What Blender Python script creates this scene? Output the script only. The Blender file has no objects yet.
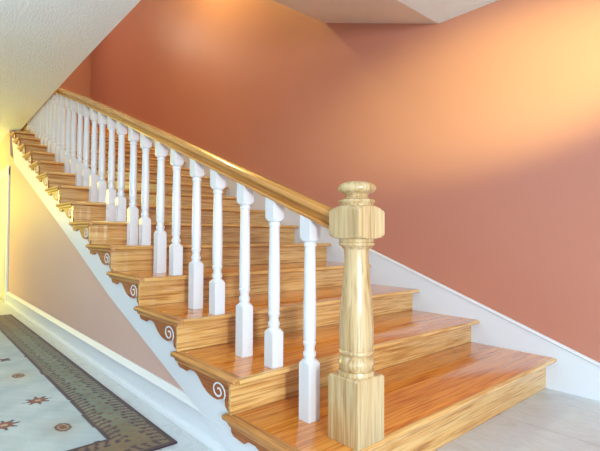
import bpy, bmesh, math, random
import numpy as np
from mathutils import Vector, Matrix

random.seed(7)
SC = bpy.context.scene
COL = SC.collection
S = 1.2                       # metres per drawing unit

# ------------------------------------------------------------------ camera
CAM_POS = Vector((0.9584, -0.9217, 0.8678)) * S
YAW, PITCH, ROLL, FPX = -0.8499, 0.0195, 0.0059, 450.68
fw = Vector((math.sin(YAW) * math.cos(PITCH), math.cos(YAW) * math.cos(PITCH), math.sin(PITCH)))
rt = fw.cross(Vector((0, 0, 1))).normalized()
up = rt.cross(fw)
rt2 = rt * math.cos(ROLL) + up * math.sin(ROLL)
up2 = up * math.cos(ROLL) - rt * math.sin(ROLL)
cd = bpy.data.cameras.new('camera')
cam = bpy.data.objects.new('camera', cd)
COL.objects.link(cam)
rot = Matrix((rt2, up2, -fw)).transposed().to_4x4()
cam.matrix_world = Matrix.Translation(CAM_POS) @ rot
cd.sensor_width = 36.0
cd.lens = 36.0 * FPX / 600.0
cd.clip_start = 0.02
SC.camera = cam

# ------------------------------------------------------------------ world, lights, exposure
SC.view_settings.view_transform = 'Standard'
SC.view_settings.look = 'None'
SC.view_settings.gamma = 1.0
SC.view_settings.use_curve_mapping = False
SC.view_settings.exposure = -0.08

W_ = bpy.data.worlds.new('daylight')
SC.world = W_
W_.use_nodes = True
bg = W_.node_tree.nodes['Background']
bg.inputs['Color'].default_value = (0.80, 0.86, 1.0, 1)
bg.inputs['Strength'].default_value = 0.55


def area(name, loc, target, size, power, color, size_y=None, spread=180):
    l = bpy.data.lights.new(name, 'AREA')
    l.energy = power
    l.color = color
    l.size = size * S
    if size_y:
        l.shape = 'RECTANGLE'
        l.size_y = size_y * S
    l.spread = math.radians(spread)
    o = bpy.data.objects.new(name, l)
    COL.objects.link(o)
    o.location = Vector(loc) * S
    d = (Vector(target) - Vector(loc))
    o.rotation_euler = d.to_track_quat('-Z', 'Y').to_euler()
    return o


def point(name, loc, power, color, radius=0.08):
    l = bpy.data.lights.new(name, 'POINT')
    l.energy = power
    l.color = color
    l.shadow_soft_size = radius * S
    o = bpy.data.objects.new(name, l)
    COL.objects.link(o)
    o.location = Vector(loc) * S
    return o


def spot(name, loc, target, power, color, angle, blend, radius=0.06):
    l = bpy.data.lights.new(name, 'SPOT')
    l.energy = power
    l.color = color
    l.spot_size = math.radians(angle)
    l.spot_blend = blend
    l.shadow_soft_size = radius * S
    o = bpy.data.objects.new(name, l)
    COL.objects.link(o)
    o.location = Vector(loc) * S
    o.rotation_euler = (Vector(target) - Vector(loc)).to_track_quat('-Z', 'Y').to_euler()
    return o


# daylight from the front door and its sidelights, low and from the right
area('front_door_daylight', (4.3, -2.0, 1.15), (-0.6, 0.4, 0.55), 0.36, 300, (0.93, 0.97, 0.97), 0.8)
# added cool fill light, turns the lower right of the stair wall bluer
area('cool_wall_fill', (3.2, -0.7, 1.15), (0.3, 1.857, 0.9), 0.7, 75, (0.55, 0.80, 1.0), 1.4)
# lamp on the upper landing, lighting the stairwell
point('landing_lamp', (-3.4, 1.25, 4.35), 165, (1.0, 0.93, 0.32), 0.08)
point('end_wall_fill', (-6.9, 0.3, 4.6), 52, (1.0, 0.84, 0.70), 0.10)  # added fill light that lifts the end wall and upper left wall
# added fill light pointing up, brightens the ceiling with cool light
spot('ceiling_fill', (-1.3, -2.4, 0.9), (-1.4, -2.2, 2.3), 580, (0.66, 0.86, 1.0), 125, 1.0, 0.15)
# spot aimed along the stair wall, shaped for the yellow glow on the right
spot('wall_glow_spot', (2.6, 0.55, 2.0), (-0.25, 1.857, 1.80), 2300, (0.86, 1.0, 0.34), 22, 1.0)
# warm lamp at the far end of the hall on the left
point('hall_lamp', (-6.9, -1.15, 1.35), 250, (1.0, 0.76, 0.08), 0.3)


# ------------------------------------------------------------------ materials
def new_mat(name):
    m = bpy.data.materials.new(name)
    m.use_nodes = True
    nt = m.node_tree
    b = nt.nodes['Principled BSDF']
    return m, nt, b


def ramp(nt, src, stops):
    r = nt.nodes.new('ShaderNodeValToRGB')
    e = r.color_ramp.elements
    e[0].position, e[0].color = stops[0][0], (*stops[0][1], 1)
    e[1].position, e[1].color = stops[-1][0], (*stops[-1][1], 1)
    for p, c in stops[1:-1]:
        k = e.new(p)
        k.color = (*c, 1)
    nt.links.new(src, r.inputs[0])
    return r.outputs[0]


def noise(nt, vec, scale, detail=4, rough=0.55, dist=0.0):
    n = nt.nodes.new('ShaderNodeTexNoise')
    n.inputs['Scale'].default_value = scale
    n.inputs['Detail'].default_value = detail
    n.inputs['Roughness'].default_value = rough
    n.inputs['Distortion'].default_value = dist
    nt.links.new(vec, n.inputs['Vector'])
    return n.outputs['Fac']


def mixc(nt, fac, a, b, mode='MIX'):
    m = nt.nodes.new('ShaderNodeMix')
    m.data_type = 'RGBA'
    m.blend_type = mode
    for sock, v in ((m.inputs['Factor'], fac), (m.inputs['A'], a), (m.inputs['B'], b)):
        pass
    fs = [i for i in m.inputs if i.type == 'VALUE'][0]
    cs = [i for i in m.inputs if i.type == 'RGBA']
    if hasattr(fac, 'is_linked'):
        nt.links.new(fac, fs)
    else:
        fs.default_value = fac
    for s_, v in zip(cs, (a, b)):
        if hasattr(v, 'is_linked'):
            nt.links.new(v, s_)
        else:
            s_.default_value = (*v, 1)
    return [o for o in m.outputs if o.type == 'RGBA'][0]


def bump(nt, b, h, strength, dist=0.01):
    n = nt.nodes.new('ShaderNodeBump')
    n.inputs['Strength'].default_value = strength
    n.inputs['Distance'].default_value = dist
    nt.links.new(h, n.inputs['Height'])
    nt.links.new(n.outputs[0], b.inputs['Normal'])


def coords(nt, rand=True):
    t = nt.nodes.new('ShaderNodeTexCoord').outputs['Object']
    if not rand:
        return t
    oi = nt.nodes.new('ShaderNodeObjectInfo')
    v = nt.nodes.new('ShaderNodeVectorMath')
    v.operation = 'MULTIPLY_ADD'
    v.inputs[1].default_value = (1, 1, 1)
    nt.links.new(t, v.inputs[0])
    mul = nt.nodes.new('ShaderNodeMath')
    mul.operation = 'MULTIPLY'
    mul.inputs[1].default_value = 23.0
    nt.links.new(oi.outputs['Random'], mul.inputs[0])
    nt.links.new(mul.outputs[0], v.inputs[2])
    return v.outputs[0]


def mapping(nt, vec, scale, rotz=0.0):
    m = nt.nodes.new('ShaderNodeMapping')
    m.inputs['Scale'].default_value = scale
    m.inputs['Rotation'].default_value = (0, 0, rotz)
    nt.links.new(vec, m.inputs['Vector'])
    return m.outputs[0]


def oak(name, axis, light, mid, dark, rough=0.28, coat=0.5, plank=0.0, across=26.0, tilt=0.0, pore=0.6):
    """oak with long streaked grain running along one axis"""
    m, nt, b = new_mat(name)
    c = coords(nt)
    if tilt:
        tm = nt.nodes.new('ShaderNodeMapping')
        tm.inputs['Rotation'].default_value = (0, tilt, 0)
        nt.links.new(c, tm.inputs['Vector'])
        c = tm.outputs[0]
    along = 1.1
    sc = [across] * 3
    sc[axis] = along
    v = mapping(nt, c, sc)
    f1 = noise(nt, v, 1.0, 5, 0.6, 1.6)
    col = ramp(nt, f1, [(0.28, dark), (0.44, mid), (0.58, light), (0.72, mid)])
    sc2 = [95.0] * 3
    sc2[axis] = 3.0
    f2 = noise(nt, mapping(nt, c, sc2), 1.0, 3, 0.6, 0.3)
    pores = ramp(nt, f2, [(0.36, tuple(x * 0.62 for x in mid)), (0.50, (1, 1, 1))])
    col = mixc(nt, pore, col, pores, 'MULTIPLY')
    # broad tone change from board to board
    sc3 = [2.2] * 3
    sc3[axis] = 0.5
    f3 = noise(nt, mapping(nt, c, sc3), 1.0, 2)
    tone = ramp(nt, f3, [(0.3, (0.80, 0.76, 0.72)), (0.7, (1.0, 1.0, 1.0))])
    col = mixc(nt, 0.8, col, tone, 'MULTIPLY')
    if plank:
        br = nt.nodes.new('ShaderNodeTexBrick')
        br.offset = 0.5
        br.inputs['Scale'].default_value = 1.0
        br.inputs['Mortar Size'].default_value = 0.0012
        br.inputs['Brick Width'].default_value = 9.0
        br.inputs['Row Height'].default_value = plank
        br.inputs['Color1'].default_value = (1, 1, 1, 1)
        br.inputs['Color2'].default_value = (0.80, 0.74, 0.70, 1)
        br.inputs['Mortar'].default_value = (0.45, 0.36, 0.30, 1)
        nt.links.new(mapping(nt, c, (1, 1, 1), math.pi / 2), br.inputs['Vector'])
        col = mixc(nt, 0.85, col, br.outputs['Color'], 'MULTIPLY')
    nt.links.new(col, b.inputs['Base Color'])
    b.inputs['Roughness'].default_value = rough
    b.inputs['Coat Weight'].default_value = coat
    b.inputs['Coat Roughness'].default_value = 0.05
    bump(nt, b, f2, 0.06, 0.002)
    return m


OAK_L, OAK_M, OAK_D = (0.78, 0.52, 0.21), (0.70, 0.40, 0.125), (0.46, 0.21, 0.05)
M_TREAD = oak('tread_oak_warm', 1, (0.86, 0.36, 0.060), (0.78, 0.27, 0.036), (0.52, 0.145, 0.020), 0.22, 0.75, 0.085)  # warm lamp light and terracotta reflection put into the orange
M_RISER = oak('riser_oak', 1, OAK_L, OAK_M, OAK_D, 0.25, 0.6)
M_SIDE = oak('return_oak_shade', 0, (0.60, 0.30, 0.095), (0.52, 0.225, 0.06), (0.33, 0.12, 0.032), 0.5, 0.0)  # same oak, shade of the open side put into the browner colour
M_NOSE = oak('nosing_oak_lit', 1, OAK_L, OAK_M, OAK_D, 0.2, 0.7)  # riser colours, so light on the front edge is in the colour
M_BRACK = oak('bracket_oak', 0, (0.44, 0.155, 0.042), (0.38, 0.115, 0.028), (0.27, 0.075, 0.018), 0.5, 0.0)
M_RAIL = oak('rail_oak', 0, (0.70, 0.36, 0.085), (0.62, 0.285, 0.055), (0.47, 0.185, 0.03), 0.22, 0.5, 0, 20.0, math.radians(-19.3), 0.3)
M_NEWEL = oak('newel_oak', 2, (0.65, 0.50, 0.28), (0.55, 0.385, 0.18), (0.37, 0.22, 0.08), 0.27, 0.6, 0, 15.0, 0, 0.35)


def paint(name, col, rough=0.5, bumps=0.0, bscale=60, var=0.04, coat=0.0):
    m, nt, b = new_mat(name)
    c = coords(nt, False)
    f = noise(nt, c, 1.3, 3)
    lo = tuple(x * (1 - var) for x in col)
    nt.links.new(ramp(nt, f, [(0.3, lo), (0.7, col)]), b.inputs['Base Color'])
    b.inputs['Roughness'].default_value = rough
    b.inputs['Coat Weight'].default_value = coat
    if bumps:
        f2 = noise(nt, c, bscale, 3, 0.6)
        bump(nt, b, f2, bumps, 0.004)
    return m


M_WALL = paint('terracotta_paint', (0.53, 0.222, 0.155), 0.42, 0.10, 55)
M_HALL = paint('hall_paint', (0.66, 0.45, 0.39), 0.6, 0.10, 55)
M_WHITE = paint('white_trim_paint', (0.71, 0.77, 0.84), 0.5, 0, 1, 0.02, 0.0)
M_BAL = paint('white_baluster_paint', (0.68, 0.715, 0.76), 0.3, 0, 1, 0.02, 0.2)
M_SOFFIT = paint('soffit_paint', (0.80, 0.74, 0.70), 0.7, 0.4, 45)
M_DOOR = paint('door_paint', (0.66, 0.68, 0.62), 0.4)


def ceiling_mat():
    m, nt, b = new_mat('textured_ceiling')
    c = coords(nt, False)
    b.inputs['Base Color'].default_value = (0.83, 0.88, 0.90, 1)
    b.inputs['Roughness'].default_value = 0.8
    v = mapping(nt, c, (1.0, 2.6, 1.0), 0.5)
    f = noise(nt, v, 24, 5, 0.65, 0.8)
    bump(nt, b, f, 0.85, 0.02)
    return m


M_CEIL = ceiling_mat()


def tile_mat():
    m, nt, b = new_mat('marble_tile')
    c = coords(nt, False)
    mp = nt.nodes.new('ShaderNodeMapping')
    mp.inputs['Location'].default_value = (0.985 * S, -1.255 * S, 0)
    nt.links.new(c, mp.inputs['Vector'])
    br = nt.nodes.new('ShaderNodeTexBrick')
    br.offset = 0.0
    br.inputs['Scale'].default_value = 1.0
    br.inputs['Mortar Size'].default_value = 0.0035
    br.inputs['Mortar Smooth'].default_value = 0.2
    br.inputs['Brick Width'].default_value = 0.695 * S
    br.inputs['Row Height'].default_value = 0.695 * S
    br.inputs['Color1'].default_value = (0.62, 0.67, 0.70, 1)
    br.inputs['Color2'].default_value = (0.59, 0.64, 0.67, 1)
    br.inputs['Mortar'].default_value = (0.46, 0.47, 0.47, 1)
    nt.links.new(mp.outputs[0], br.inputs['Vector'])
    f = noise(nt, mapping(nt, c, (2.0, 4.5, 1), 0.6), 1.6, 6, 0.6, 1.2)
    vein = ramp(nt, f, [(0.36, (0.84, 0.83, 0.81)), (0.47, (1, 1, 1)), (0.52, (0.90, 0.89, 0.87)), (0.60, (1, 1, 1))])
    nt.links.new(mixc(nt, 0.9, br.outputs['Color'], vein, 'MULTIPLY'), b.inputs['Base Color'])
    b.inputs['Roughness'].default_value = 0.3
    return m


M_TILE = tile_mat()


def rug_mat():
    m, nt, b = new_mat('woven_wool')
    a = nt.nodes.new('ShaderNodeAttribute')
    a.attribute_name = 'weave'
    c = coords(nt, False)
    f = noise(nt, c, 220, 2, 0.7)
    g = ramp(nt, f, [(0.3, (0.72, 0.72, 0.72)), (0.7, (1.0, 1.0, 1.0))])
    nt.links.new(mixc(nt, 1.0, a.outputs['Color'], g, 'MULTIPLY'), b.inputs['Base Color'])
    b.inputs['Roughness'].default_value = 0.95
    b.inputs['Sheen Weight'].default_value = 0.15
    bump(nt, b, f, 0.35, 0.004)
    return m


M_RUG = rug_mat()


# ------------------------------------------------------------------ builders
def finish(name, bm, mat, parent=None, origin=(0, 0, 0), smooth=None):
    """vertices are in drawing units, absolute; origin becomes the object's location"""
    o3 = Vector(origin)
    for v in bm.verts:
        v.co = (v.co - o3) * S
    bmesh.ops.recalc_face_normals(bm, faces=bm.faces[:])
    me = bpy.data.meshes.new(name)
    bm.to_mesh(me)
    bm.free()
    me.materials.append(mat)
    if smooth is not None:
        me.polygons.foreach_set('use_smooth', [True] * len(me.polygons))
        me.set_sharp_from_angle(angle=math.radians(smooth))
    o = bpy.data.objects.new(name, me)
    COL.objects.link(o)
    if parent is not None:
        o.parent = parent
        o.location = o3 * S - world_loc(parent)
    else:
        o.location = o3 * S
    return o


def world_loc(o):
    p = o.location.copy()
    while o.parent:
        o = o.parent
        p += o.location
    return p


def thing(name, loc, label, cat, group=None):
    o = bpy.data.objects.new(name, None)
    o.empty_display_size = 0.1
    COL.objects.link(o)
    o.location = Vector(loc) * S
    o['label'] = label
    o['category'] = cat
    if group:
        o['group'] = group
    return o


def structure(o):
    o['kind'] = 'structure'
    return o


def box(bm, lo, hi, bev=0.0, seg=2):
    r = bmesh.ops.create_cube(bm, size=1.0)
    vs = r['verts']
    for v in vs:
        for k in range(3):
            v.co[k] = lo[k] if v.co[k] < 0 else hi[k]
    if bev:
        es = list({e for v in vs for e in v.link_edges})
        bmesh.ops.bevel(bm, geom=es, offset=bev, segments=seg, profile=0.5, affect='EDGES')


def prism_y(bm, pts, y0, y1, bev=0.0):
    """polygon in (x, z) extruded from y0 to y1"""
    a = [bm.verts.new((x, y0, z)) for x, z in pts]
    b = [bm.verts.new((x, y1, z)) for x, z in pts]
    n = len(pts)
    f0 = bm.faces.new(a)
    bm.faces.new(b[::-1])
    for i in range(n):
        bm.faces.new((a[i], b[i], b[(i + 1) % n], a[(i + 1) % n]))
    if bev:
        bm.normal_update()
        bmesh.ops.bevel(bm, geom=list(f0.edges), offset=bev, segments=2, profile=0.5, affect='EDGES')


def sweep_x(bm, profile, path):
    """profile: list of (dy, dz); path: list of (x, y, z)"""
    rings = []
    for x, y, z in path:
        rings.append([bm.verts.new((x, y + dy, z + dz)) for dy, dz in profile])
    n = len(profile)
    for a, b in zip(rings, rings[1:]):
        for i in range(n):
            bm.faces.new((a[i], a[(i + 1) % n], b[(i + 1) % n], b[i]))
    bm.faces.new(rings[0])
    bm.faces.new(rings[-1][::-1])


def turned(bm, cx, cy, rings, n=32):
    """rings of (z, half_side_of_square or None, radius): the square clipped by the round"""
    rr = []
    for z, h, r in rings:
        ring = []
        for k in range(n):
            a = 2 * math.pi * k / n
            c, s = math.cos(a), math.sin(a)
            q = r if h is None else min(r, h / max(abs(c), abs(s)))
            ring.append(bm.verts.new((cx + q * c, cy + q * s, z)))
        rr.append(ring)
    for a, b in zip(rr, rr[1:]):
        for k in range(n):
            bm.faces.new((a[k], a[(k + 1) % n], b[(k + 1) % n], b[k]))
    bm.faces.new(rr[0][::-1])
    bm.faces.new(rr[-1])


# ------------------------------------------------------------------ stair layout
WALL = 1.857                 # back wall plane
HALL = 0.057                 # face of the wall under the stair
N = 17


def nose(i):
    j = i - 1
    return (-(0.4496 * j + 0.0023 * j * j / 10 - 0.0377 * j ** 3 / 100),
            0.18 + 0.1462 * j + 0.0257 * j * j / 10 - 0.0217 * j ** 3 / 100)


XS = {i: nose(i)[0] for i in range(1, N + 2)}
ZS = {i: nose(i)[1] for i in range(1, N + 2)}
XS[0], ZS[0] = 0.4496, 0.0
OH = 0.055                   # nosing overhang


def nose_z(x):
    for i in range(0, N + 1):
        if XS[i + 1] <= x <= XS[i]:
            t = (XS[i] - x) / (XS[i] - XS[i + 1])
            return ZS[i] + t * (ZS[i + 1] - ZS[i])
    if x > XS[0]:
        return 0
    return ZS[N + 1] + 0.3 * (XS[N + 1] - x)


RAIL = [(-0.10, 0.862), (-0.193, 0.896), (-0.604, 1.046), (-1.356, 1.322), (-2.3, 1.667), (-3.284, 2.015),
        (-4.06, 2.272), (-5.0, 2.575), (-5.9, 2.86)]


def rail_z(x):
    for (x0, z0), (x1, z1) in zip(RAIL, RAIL[1:]):
        if x1 <= x <= x0:
            return z0 + (x0 - x) / (x0 - x1) * (z1 - z0)
    return RAIL[-1][1]


def ceil_z(x):
    pts = [(6, 2.344), (-1.5, 2.340), (-3.0, 2.296), (-4.2, 2.248), (-5.34, 2.193), (-6.46, 2.105), (-9.2, 1.96)]
    for (x0, z0), (x1, z1) in zip(pts, pts[1:]):
        if x1 <= x <= x0:
            return z0 + (x0 - x) / (x0 - x1) * (z1 - z0)


# ------------------------------------------------------------------ the setting
bm = bmesh.new()
box(bm, (-9.0, -4.5, -0.10), (4.2, 2.0, 0.0))
structure(finish('floor', bm, M_TILE))

bm = bmesh.new()
box(bm, (-9.0, WALL, 0.0), (4.2, WALL + 0.12, 5.2))
structure(finish('wall_back', bm, M_WALL))

# lower ceiling: slab over the hall with a straight edge along the stair, and the part over the entry
bm = bmesh.new()
EDGE = 0.17
st = [4.2, -1.5, -2.2, -3.0, -3.6, -4.2, -4.8, -5.34, -5.9, -6.46, -9.0]
lo, hi = [], []
for x in st:
    z = ceil_z(x)
    lo.append([bm.verts.new((x, y, z)) for y in (-4.5, EDGE)])
    hi.append([bm.verts.new((x, y, 2.62)) for y in (-4.5, EDGE)])
for a, b, c, d in zip(lo, lo[1:], hi, hi[1:]):
    bm.faces.new((a[0], a[1], b[1], b[0]))
    bm.faces.new((c[0], d[0], d[1], c[1]))
    bm.faces.new((a[0], b[0], d[0], c[0]))
    bm.faces.new((a[1], c[1], d[1], b[1]))
for k in (0, -1):
    bm.faces.new((lo[k][0], hi[k][0], hi[k][1], lo[k][1]))
box(bm, (-0.75, EDGE, 2.344), (4.2, WALL, 2.62))
structure(finish('ceiling', bm, M_CEIL))

# sloping face of the bulkhead that closes the front of the stair opening
bm = bmesh.new()
prism_y(bm, [(-0.752, 2.344), (-1.885, 2.746), (-1.885, 2.95), (-0.752, 2.95)], EDGE, WALL)
structure(finish('wall_bulkhead', bm, M_SOFFIT))

# end wall at the head of the stair, and the rest of the upper stairwell
bm = bmesh.new()
box(bm, (-8.75, -1.6, 2.30), (-8.6, WALL, 5.2))
structure(finish('wall_landing', bm, M_WALL))
bm = bmesh.new()
box(bm, (-8.75, -1.7, 2.62), (1.0, -1.6, 5.2))
structure(finish('wall_upper', bm, M_WALL))
bm = bmesh.new()
box(bm, (0.9, -1.6, 2.62), (1.0, WALL, 5.2))
structure(finish('wall_upper_front', bm, M_WALL))
bm = bmesh.new()
box(bm, (-8.75, -1.7, 5.2), (1.0, WALL + 0.12, 5.3))
structure(finish('ceiling_upper', bm, M_CEIL))
bm = bmesh.new()
box(bm, (-8.6, EDGE, 2.10), (XS[N] - OH - 0.02, WALL, ZS[N] + 0.10))
structure(finish('floor_landing', bm, M_TREAD))

# wall under the open side of the stair
LOWER = [(-0.42, 0.0), (-0.746, 0.112), (-0.875, 0.153), (-1.354, 0.307), (-1.905, 0.485), (-2.614, 0.752),
         (-3.3, 1.003), (-3.953, 1.241), (-4.6, 1.475), (-5.2, 1.68), (-5.75, 1.86), (-6.2, 2.01)]
bm = bmesh.new()
prism_y(bm, [p_ for p_ in LOWER if p_[0] > -5.5] + [(-5.62, 1.83), (-5.72, 2.16), (-6.46, 2.11), (-9.0, 1.975), (-9.0, 0.0)], HALL, HALL + 0.10)
structure(finish('wall_hall', bm, M_HALL))

# baseboard of the hall wall with its moulded cap and shoe
bm = bmesh.new()
yb = HALL
prof = [(0, 0), (-0.034, 0), (-0.034, 0.008), (-0.030, 0.016), (-0.022, 0.021), (-0.011, 0.022), (-0.011, 0.104), (-0.022, 0.107),
        (-0.026, 0.112), (-0.025, 0.118), (-0.016, 0.126), (-0.012, 0.136), (-0.006, 0.142), (0, 0.143)]
sweep_x(bm, prof, [(-5.60, yb, 0), (-0.36, yb, 0)])
structure(finish('baseboard_hall', bm, M_WHITE, smooth=30))

# skirt board on the back wall with a thin cap
TOPS = [(0.50, 0.14), (0.345, 0.14), (0.207, 0.191), (-0.453, 0.428), (-1.073, 0.651), (-1.341, 0.747)]
for i in range(5, N + 1):
    TOPS.append((XS[i], ZS[i] + 0.112))
bm = bmesh.new()
prism_y(bm, TOPS + [(XS[N], 1.9), (-0.6, 0.0), (0.50, 0.0)], WALL - 0.014, WALL)
cap = [(0, 0.0), (-0.020, 0.0), (-0.022, 0.004), (-0.018, 0.010), (-0.010, 0.014), (0, 0.015)]
sweep_x(bm, cap, [(x, WALL, z - 0.010) for x, z in TOPS])
structure(finish('trim_1', bm, M_WHITE, smooth=30))
bm = bmesh.new()
sweep_x(bm, prof, [(0.50, WALL, 0), (4.2, WALL, 0)])
structure(finish('baseboard_back', bm, M_WHITE, smooth=30))

# doorway at the far left end of the hall
bm = bmesh.new()
box(bm, (-5.72, HALL - 0.022, 0.0), (-5.60, HALL, 1.68), 0.006)
box(bm, (-6.75, HALL - 0.022, 0.0), (-6.63, HALL, 1.68), 0.006)
box(bm, (-6.75, HALL - 0.023, 1.58), (-5.60, HALL, 1.70), 0.006)
door = structure(finish('door_1', bm, M_WHITE))
bm = bmesh.new()
box(bm, (-6.63, HALL - 0.012, 0.012), (-5.72, HALL - 0.001, 1.58))
for x0, x1 in ((-6.55, -6.22), (-6.13, -5.80)):
    for z0, z1 in ((0.12, 0.70), (0.80, 1.50)):
        box(bm, (x0, HALL - 0.017, z0), (x1, HALL - 0.010, z1), 0.003)
leaf = finish('door_panel', bm, M_DOOR, door, (-6.6, HALL, 0.0))

# ------------------------------------------------------------------ staircase
stair = thing('staircase', (-0.3, 0.9, 0.0), 'wide polished oak staircase rising to the left along the terracotta wall', 'staircase')


def tread(i):
    x0, z = XS[i], ZS[i]
    x1 = XS[i + 1] - OH
    y0 = 0.0 if i < 15 else EDGE + 0.02
    y1 = WALL - 0.0145
    t = 0.024
    # nosing runs all the way; the board behind it
    bm = bmesh.new()
    pr = []
    for k in range(9):
        a = -math.pi / 2 + math.pi * k / 8
        pr.append((x0 - t / 2 + t / 2 * math.cos(a), z - t / 2 + t / 2 * math.sin(a)))
    prism_y(bm, pr + [(x1, z), (x1, z - t)], y0 + 0.040, y1)
    o = finish('tread', bm, M_TREAD, stair, (x0 - 0.2, 0.9, z), 35)
    # front edge of the board, daylight on it painted in as paler oak
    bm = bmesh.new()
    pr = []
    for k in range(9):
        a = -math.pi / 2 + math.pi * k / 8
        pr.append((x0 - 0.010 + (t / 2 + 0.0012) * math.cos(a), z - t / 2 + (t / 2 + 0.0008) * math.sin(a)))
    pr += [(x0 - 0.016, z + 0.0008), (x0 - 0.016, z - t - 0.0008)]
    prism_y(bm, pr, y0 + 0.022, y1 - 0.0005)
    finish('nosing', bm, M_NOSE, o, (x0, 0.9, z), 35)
    if i < 15:
        # return nosing over the open end, running past the riser behind
        bm = bmesh.new()
        xb = x0 - 0.546 * (XS[i] - XS[i + 1]) / 0.449
        pr = []
        for k in range(9):
            a = math.pi / 2 + math.pi * k / 8
            pr.append((y0 + t / 2 + t / 2 * math.cos(a), z - t / 2 + t / 2 * math.sin(a)))
        pts = pr + [(0.0405, z - t), (0.0405, z)]
        ra = [bm.verts.new((x0 - (0.004 if yy > 0.02 else 0.012 - yy * 0.3), yy, zz)) for yy, zz in pts]
        rb = [bm.verts.new((x1 - 0.001, yy, zz)) for yy, zz in pts]
        n = len(pts)
        for k in range(n):
            bm.faces.new((ra[k], rb[k], rb[(k + 1) % n], ra[(k + 1) % n]))
        bm.faces.new(ra)
        bm.faces.new(rb)
        # tail past the riser: narrower, rounded end
        pts2 = [(min(yy, 0.026), zz) for yy, zz in pts]
        rc = [bm.verts.new((x1 - 0.001, yy, zz)) for yy, zz in pts2]
        rd = [bm.verts.new((xb + 0.012, yy, zz)) for yy, zz in pts2]
        re = [bm.verts.new((xb, yy * 0.6 + 0.006, z - t / 2 + (zz - z + t / 2) * 0.5)) for yy, zz in pts2]
        for p_, q_ in ((rc, rd), (rd, re)):
            for k in range(n):
                bm.faces.new((p_[k], q_[k], q_[(k + 1) % n], p_[(k + 1) % n]))
        bm.faces.new(rc)
        bm.faces.new(re)
        # small cove under the return
        prism_y(bm, [(x0 - OH - 0.01, z - t), (xb + 0.03, z - t), (xb + 0.045, z - t - 0.012), (x0 - OH - 0.01, z - t - 0.012)], 0.010, 0.021)
        finish('return_nosing', bm, M_SIDE, o, (x0 - 0.2, 0.02, z), 35)


def riser(i):
    x = XS[i] - OH
    zb, zt = ZS[i - 1], ZS[i] - 0.024
    y0 = 0.020 if i < 15 else EDGE + 0.02
    bm = bmesh.new()
    box(bm, (x - 0.018, y0, zb), (x, WALL - 0.0145, zt), 0.002, 1)
    finish('riser', bm, M_RISER, stair, (x, 0.9, zb), 35)


def bracket(i):
    """scroll-sawn oak bracket on the stringer under each open tread end"""
    x0, z = XS[i], ZS[i]
    g = (XS[i] - XS[i + 1]) / 0.449
    h = (ZS[i] - ZS[i - 1]) / 0.149
    P = [(0.072, -0.036), (0.505, -0.036), (0.500, -0.052), (0.485, -0.060), (0.415, -0.064), (0.402, -0.055), (0.385, -0.050),
         (0.345, -0.050), (0.318, -0.058), (0.296, -0.074), (0.270, -0.092), (0.240, -0.106), (0.212, -0.113), (0.185, -0.117),
         (0.155, -0.117), (0.128, -0.108), (0.112, -0.094), (0.104, -0.096), (0.100, -0.112), (0.096, -0.128), (0.080, -0.138), (0.060, -0.144),
         (0.056, -0.144)]
    pts = [(x0 - dx * g, z + dz * h) for dx, dz in P]
    bm = bmesh.new()
    prism_y(bm, pts, 0.021, 0.031)
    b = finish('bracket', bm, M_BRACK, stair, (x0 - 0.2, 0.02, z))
    bm = bmesh.new()
    pts = []
    for k in range(46):
        t = k / 45
        q = math.radians(-38) + 1.45 * 2 * math.pi * t
        r = 1 - 0.78 * t
        pts.append((x0 - (0.148 - 0.052 * r * math.cos(q)) * g, z + (-0.080 + 0.038 * r * math.sin(q)) * h))
    w = 0.0036
    rings = []
    for k, (x, zz) in enumerate(pts):
        a = pts[max(k - 1, 0)]
        c = pts[min(k + 1, len(pts) - 1)]
        d = Vector((c[0] - a[0], c[1] - a[1])).normalized()
        nx, nz = -d.y, d.x
        rings.append([bm.verts.new((x + nx * w * s, y, zz + nz * w * s)) for s, y in ((1, 0.0212), (0.9, 0.0196), (-0.9, 0.0196), (-1, 0.0212))])
    for a, c in zip(rings, rings[1:]):
        for k in range(4):
            bm.faces.new((a[k], a[(k + 1) % 4], c[(k + 1) % 4], c[k]))
    bm.faces.new(rings[0])
    bm.faces.new(rings[-1][::-1])
    finish('scroll', bm, M_WHITE, b, (x0 - 0.16, 0.02, z - 0.08), 40)



for i in range(1, N + 1):
    riser(i)
    tread(i)
    if i < 15:
        bracket(i)

# white stringer with saw-tooth top, its lower edge straight
bm = bmesh.new()
top = []
for i in range(1, 15):
    top += [(XS[i] - OH - 0.019, ZS[i - 1] if i > 1 else 0.0), (XS[i] - OH - 0.019, ZS[i] - 0.0245)]
top.append((XS[15] - OH - 0.019, ZS[14] - 0.0245))
low = [(x, z) for x, z in LOWER if x > -5.5][::-1]
prism_y(bm, top + low, 0.0315, HALL + 0.03)
sg = finish('stringer', bm, M_WHITE, stair, (-0.6, 0.04, 0.0))

sg['label'] = 'white painted stringer'
# ------------------------------------------------------------------ railing
RY = 0.222
rail_root = thing('stair_railing', (-0.065, 0.235, 0.18),
                  'stair railing with turned white balusters, oak handrail and large oak newel post', 'railing')


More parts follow.
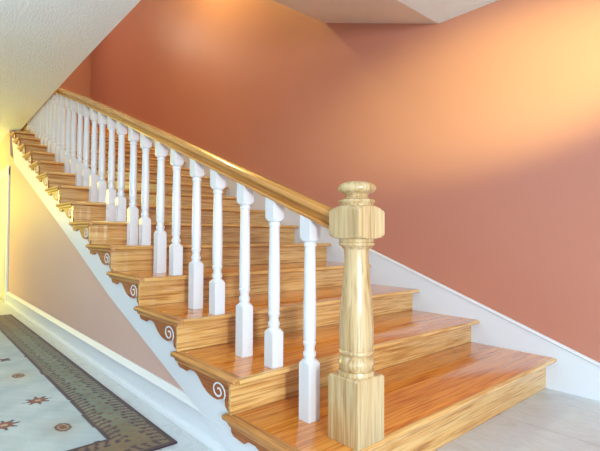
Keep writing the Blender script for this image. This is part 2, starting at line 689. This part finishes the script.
def baluster(x, zb):
    zr = rail_z(x)
    h = 0.0275
    big = h * 1.5
    R = [(zb + 0.0005, h, big), (zr - 0.541, h, big), (zr - 0.538, h, h * 1.34), (zr - 0.532, h, h * 1.14), (zr - 0.527, h, h * 0.96),
         (zr - 0.524, None, h * 0.78), (zr - 0.518, None, h * 0.76), (zr - 0.514, None, h * 0.88), (zr - 0.500, None, h * 0.90),
         (zr - 0.496, None, h * 0.74), (zr - 0.482, None, h * 0.70), (zr - 0.470, None, h * 0.86), (zr - 0.463, None, h * 0.92),
         (zr - 0.456, None, h * 0.80), (zr - 0.448, None, h * 0.86), (zr - 0.36, None, h * 0.88), (zr - 0.25, None, h * 0.83),
         (zr - 0.110, None, h * 0.74), (zr - 0.106, None, h * 0.86), (zr - 0.096, None, h * 0.86), (zr - 0.092, None, h * 0.74),
         (zr - 0.088, h, h * 0.96), (zr - 0.0855, h, h * 1.08), (zr - 0.081, h, h * 1.24), (zr - 0.077, h, h * 1.36), (zr - 0.075, h, big),
         (zr - 0.012, h, big)]
    bm = bmesh.new()
    turned(bm, x, RY, R)
    # top sheared to the slope under the rail
    ztop = R[-1][0]
    for v in bm.verts:
        if v.co.z > ztop - 1e-5:
            v.co.z = zr + 0.003 - 0.355 * (v.co.x - x)
    finish('baluster', bm, M_BAL, rail_root, (x, RY, zb), 32)


for i in range(1, 16):
    g = (XS[i] - XS[i + 1]) / 0.449
    spots = (-0.285,) if i == 1 else (-0.052, -0.266)
    for dx in spots:
        baluster(XS[i] + dx * g, ZS[i])

# handrail
half = [(0.024, 0.0), (0.029, 0.003), (0.030, 0.010), (0.027, 0.015), (0.017, 0.017), (0.011, 0.022), (0.010, 0.030), (0.013, 0.036), (0.018, 0.038),
        (0.019, 0.041), (0.031, 0.042), (0.036, 0.048), (0.036, 0.056), (0.030, 0.066), (0.017, 0.0725)]
prof = half + [(0.0, 0.0735)] + [(-y, z) for y, z in half[::-1]]
bm = bmesh.new()
sweep_x(bm, prof, [(x, RY, z) for x, z in [(-0.125, rail_z(-0.125))] + RAIL[1:]])
hr = finish('handrail', bm, M_RAIL, rail_root, (-0.2, RY, 0.93), 24)

hr['label'] = 'polished golden oak handrail'
# newel post
NX, NY, H = -0.066, 0.235, 0.0665
bm = bmesh.new()
B = H * 1.5
R = [(0.1805, H - 0.002, B), (0.184, H, B), (0.390, H, B), (0.3945, H, H * 1.36), (0.398, H - 0.003, H * 1.30), (0.3990, H - 0.007, H * 1.25),
     (0.4000, None, H * 0.92), (0.408, None, H * 0.93), (0.414, None, H * 0.90), (0.416, None, H * 0.82), (0.424, None, H * 0.87), (0.440, None, H * 0.93),
     (0.455, None, H * 0.86), (0.464, None, H * 0.74), (0.467, None, H * 0.72), (0.469, None, H * 0.86), (0.475, None, H * 0.90), (0.481, None, H * 0.88),
     (0.484, None, H * 0.84), (0.50, None, H * 0.87), (0.55, None, H * 0.875), (0.60, None, H * 0.845), (0.66, None, H * 0.78), (0.72, None, H * 0.69),
     (0.77, None, H * 0.635), (0.80, None, H * 0.625), (0.818, None, H * 0.66), (0.828, None, H * 0.80), (0.832, None, H * 0.90), (0.840, None, H * 0.93),
     (0.8425, None, H * 0.86), (0.845, None, H * 0.88), (0.853, None, H * 0.93), (0.8545, None, H * 0.90),
     (0.855, H, H * 1.06), (0.858, H, H * 1.22), (0.863, H, H * 1.34), (0.868, H, B), (0.944, H, B), (0.951, H, H * 1.33), (0.958, H, H * 1.18), (0.963, H, H * 1.02), (0.966, None, H * 0.80)]
turned(bm, NX, NY, R, 48)
post = finish('newel_post', bm, M_NEWEL, rail_root, (NX, NY, 0.18), 30)
post['label'] = 'thick turned oak newel post with square blocks'
bm = bmesh.new()
R = [(0.9655, None, H * 0.84), (0.972, None, H * 0.86), (0.976, None, H * 0.92), (0.981, None, H * 0.95), (0.985, None, H * 0.92), (0.988, None, H * 0.74), (0.994, None, H * 0.60),
     (1.000, None, H * 0.56), (1.006, None, H * 0.62), (1.009, None, H * 0.78), (1.014, None, H * 0.92), (1.022, None, H * 0.985), (1.031, None, H * 0.96), (1.039, None, H * 0.86), (1.045, None, H * 0.66), (1.049, None, H * 0.35), (1.050, None, H * 0.05)]
turned(bm, NX, NY, R, 48)
finish('post_cap', bm, M_NEWEL, post, (NX, NY, 0.9655), 40)

# ------------------------------------------------------------------ rug
def make_rug():
    X0, X1, Y0, Y1 = -4.63, -0.785, -1.55, -0.058      # Y1 is the edge by the wall
    dx, dy = 0.0080, 0.0062
    nx, ny = int((X1 - X0) / dx), int((Y1 - Y0) / dy)
    xs = np.linspace(X0, X1, nx + 1)
    ys = np.linspace(Y0, Y1, ny + 1)
    GX, GY = np.meshgrid(xs, ys, indexing='ij')
    rng = np.random.default_rng(3)

    def fbm(ax, ay, seed):
        r = np.random.default_rng(seed)
        out = np.zeros_like(GX)
        amp = 1.0
        for o in range(4):
            for _ in range(3):
                th = r.uniform(0, 6.28)
                k = 2 ** o
                out += amp * np.sin(k * (GX * ax * math.cos(th) + GY * ay * math.sin(th)) + r.uniform(0, 6.28)) / 3
            amp *= 0.6
        return out

    ex = np.minimum(GX - X0, X1 - GX)         # distance from the ends
    ey = np.minimum(GY - Y0, Y1 - GY)         # distance from the long sides
    wob = 0.004 * fbm(14, 14, 1)
    d = np.minimum(ex, ey) + wob
    along = np.where(ex < ey, GY, GX)
    field = np.array([0.47, 0.565, 0.60])
    n1, n2, n3 = fbm(5, 14, 2), fbm(3, 3, 4), fbm(26, 40, 5)
    col = field + 0.045 * n1[..., None] * np.array([1.0, 0.9, 0.7]) + 0.045 * n3[..., None] * np.array([1, 1, 0.9])
    col += 0.03 * n2[..., None] * np.array([1.0, 0.8, 0.3])
    # border band
    BW = 0.212
    band = d < BW
    green = np.array([0.17, 0.215, 0.155])
    brown = np.array([0.18, 0.12, 0.045])
    t = np.clip((GX + 1.55) / 0.6, 0, 1) + np.clip((-3.3 - GX) / 0.8, 0, 1)
    t = np.clip(t + 0.22 * n2, 0, 1)[..., None]
    bc = green * (1 - t) + brown * t
    bc = bc * (1 + 0.16 * n3[..., None])
    col = np.where(band[..., None], bc, col)
    dark = np.array([0.048, 0.018, 0.026])
    rust = np.array([0.27, 0.11, 0.075])
    # comb teeth on both sides of the band
    per = 0.040
    for side in (0, 1):
        dd = d - 0.022 if side == 0 else (BW - 0.014) - d
        slant = along + dd * 0.45 + 0.006 * n1
        ph = np.mod(slant, per) / per
        ln = 0.052 + 0.010 * np.sin(np.floor(slant / per) * 2.3)
        tooth = (dd > 0) & (dd < ln) & (ph < 0.42 - 0.15 * dd / 0.05)
        tip = (dd > ln - 0.016) & (dd < ln + 0.002) & (ph < 0.62)
        gap = (dd > 0) & (dd < ln) & ~tooth
        col = np.where((gap & band)[..., None], col * 0.8 + rust * 0.2 + 0.01, col)
        col = np.where(((tooth | tip) & band)[..., None], dark * 1.1, col)
    # small marks down the middle of the band
    mid = (np.abs(d - 0.108) < 0.010) & (np.mod(along + 0.01 * n1, 0.085) < 0.022)
    col = np.where((mid & band)[..., None], rust * 0.8, col)
    line = (d < 0.020) | (np.abs(d - (BW - 0.006)) < 0.009)
    col = np.where(line[..., None], dark * (1 + 0.25 * n3[..., None]), col)
    # scattered motifs in the field
    motifs = [(-2.655, -0.393, 's'), (-2.204, -0.389, 'o'), (-1.674, -0.392, 'b'), (-1.432, -0.572, 'b'), (-1.242, -0.378, 'o'),
              (-3.15, -0.42, 'b'), (-2.0, -0.62, 's'), (-1.75, -0.86, 'o'), (-2.5, -0.80, 'b'), (-3.4, -0.75, 's'), (-1.15, -0.80, 'b'),
              (-3.75, -0.45, 'o'), (-2.9, -1.1, 'b'), (-1.6, -1.15, 's'), (-2.2, -1.2, 'o')]
    for mx, my, kind in motifs:
        ax, ay = GX - mx, GY - my
        r_ = np.hypot(ax, ay)
        th = np.arctan2(ay, ax)
        if kind == 'b':
            rad = 0.042 + 0.024 * np.cos(8 * th)
            col = np.where((r_ < rad)[..., None], dark * 1.6, col)
            col = np.where((r_ < 0.038)[..., None], np.array([0.24, 0.06, 0.04]), col)
            col = np.where(((np.abs(ax) < 0.010) & (np.abs(ay) < 0.012))[..., None], np.array([0.50, 0.38, 0.25]), col)
        elif kind == 'o':
            e = np.hypot(ax / 0.062, ay / 0.040)
            halo = np.exp(-(np.hypot(ax / 0.11, ay / 0.075)) ** 2)[..., None] * 0.4
            col = col * (1 - halo) + np.array([0.50, 0.40, 0.20]) * halo
            col = np.where((e < 0.75)[..., None], np.array([0.20, 0.065, 0.04]), col)
            col = np.where(((e > 0.40) & (e < 0.56))[..., None], np.array([0.42, 0.27, 0.14]), col)
            col = np.where(((e > 0.66) & (e < 0.80))[..., None], dark * 1.5, col)
        else:
            e = np.hypot(ax / 0.06, ay / 0.035) + 0.25 * np.cos(4 * th)
            col = np.where((e < 0.75)[..., None], dark * 1.5, col)
    col = np.clip(col, 0.01, 1)
    # vertices: top grid, then a skirt down to the floor
    H_ = 0.0085
    z = np.full_like(GX, H_) + 0.0006 * n1 - 0.0004
    o3 = np.array([(X0 + X1) / 2, (Y0 + Y1) / 2, 0.0])
    V = np.stack([GX, GY, z], -1).reshape(-1, 3)
    idx = np.arange((nx + 1) * (ny + 1)).reshape(nx + 1, ny + 1)
    F = np.stack([idx[:-1, :-1], idx[1:, :-1], idx[1:, 1:], idx[:-1, 1:]], -1).reshape(-1, 4).tolist()
    ring = list(idx[:, 0]) + list(idx[-1, 1:]) + list(idx[-2::-1, -1]) + list(idx[0, -2:0:-1])
    base = len(V)
    low = V[ring].copy()
    low[:, 2] = 0.0005
    V = np.concatenate([V, low])
    n = len(ring)
    for k in range(n):
        F.append([int(ring[k]), base + k, base + (k + 1) % n, int(ring[(k + 1) % n])])
    F.append(list(range(base, base + n))[::-1])
    C_ = np.concatenate([col.reshape(-1, 3), col.reshape(-1, 3)[ring]])
    C4 = np.concatenate([C_, np.ones((len(C_), 1))], 1).astype(np.float32)
    me = bpy.data.meshes.new('rug')
    me.from_pydata(((V - o3) * S).tolist(), [], F)
    at = me.color_attributes.new('weave', 'FLOAT_COLOR', 'POINT')
    at.data.foreach_set('color', C4.ravel())
    me.materials.append(M_RUG)
    o = bpy.data.objects.new('rug', me)
    COL.objects.link(o)
    o.location = Vector(o3) * S
    o['label'] = 'pale blue woven rug with dark combed border and small red motifs on the tile floor'
    o['category'] = 'rug'


make_rug()
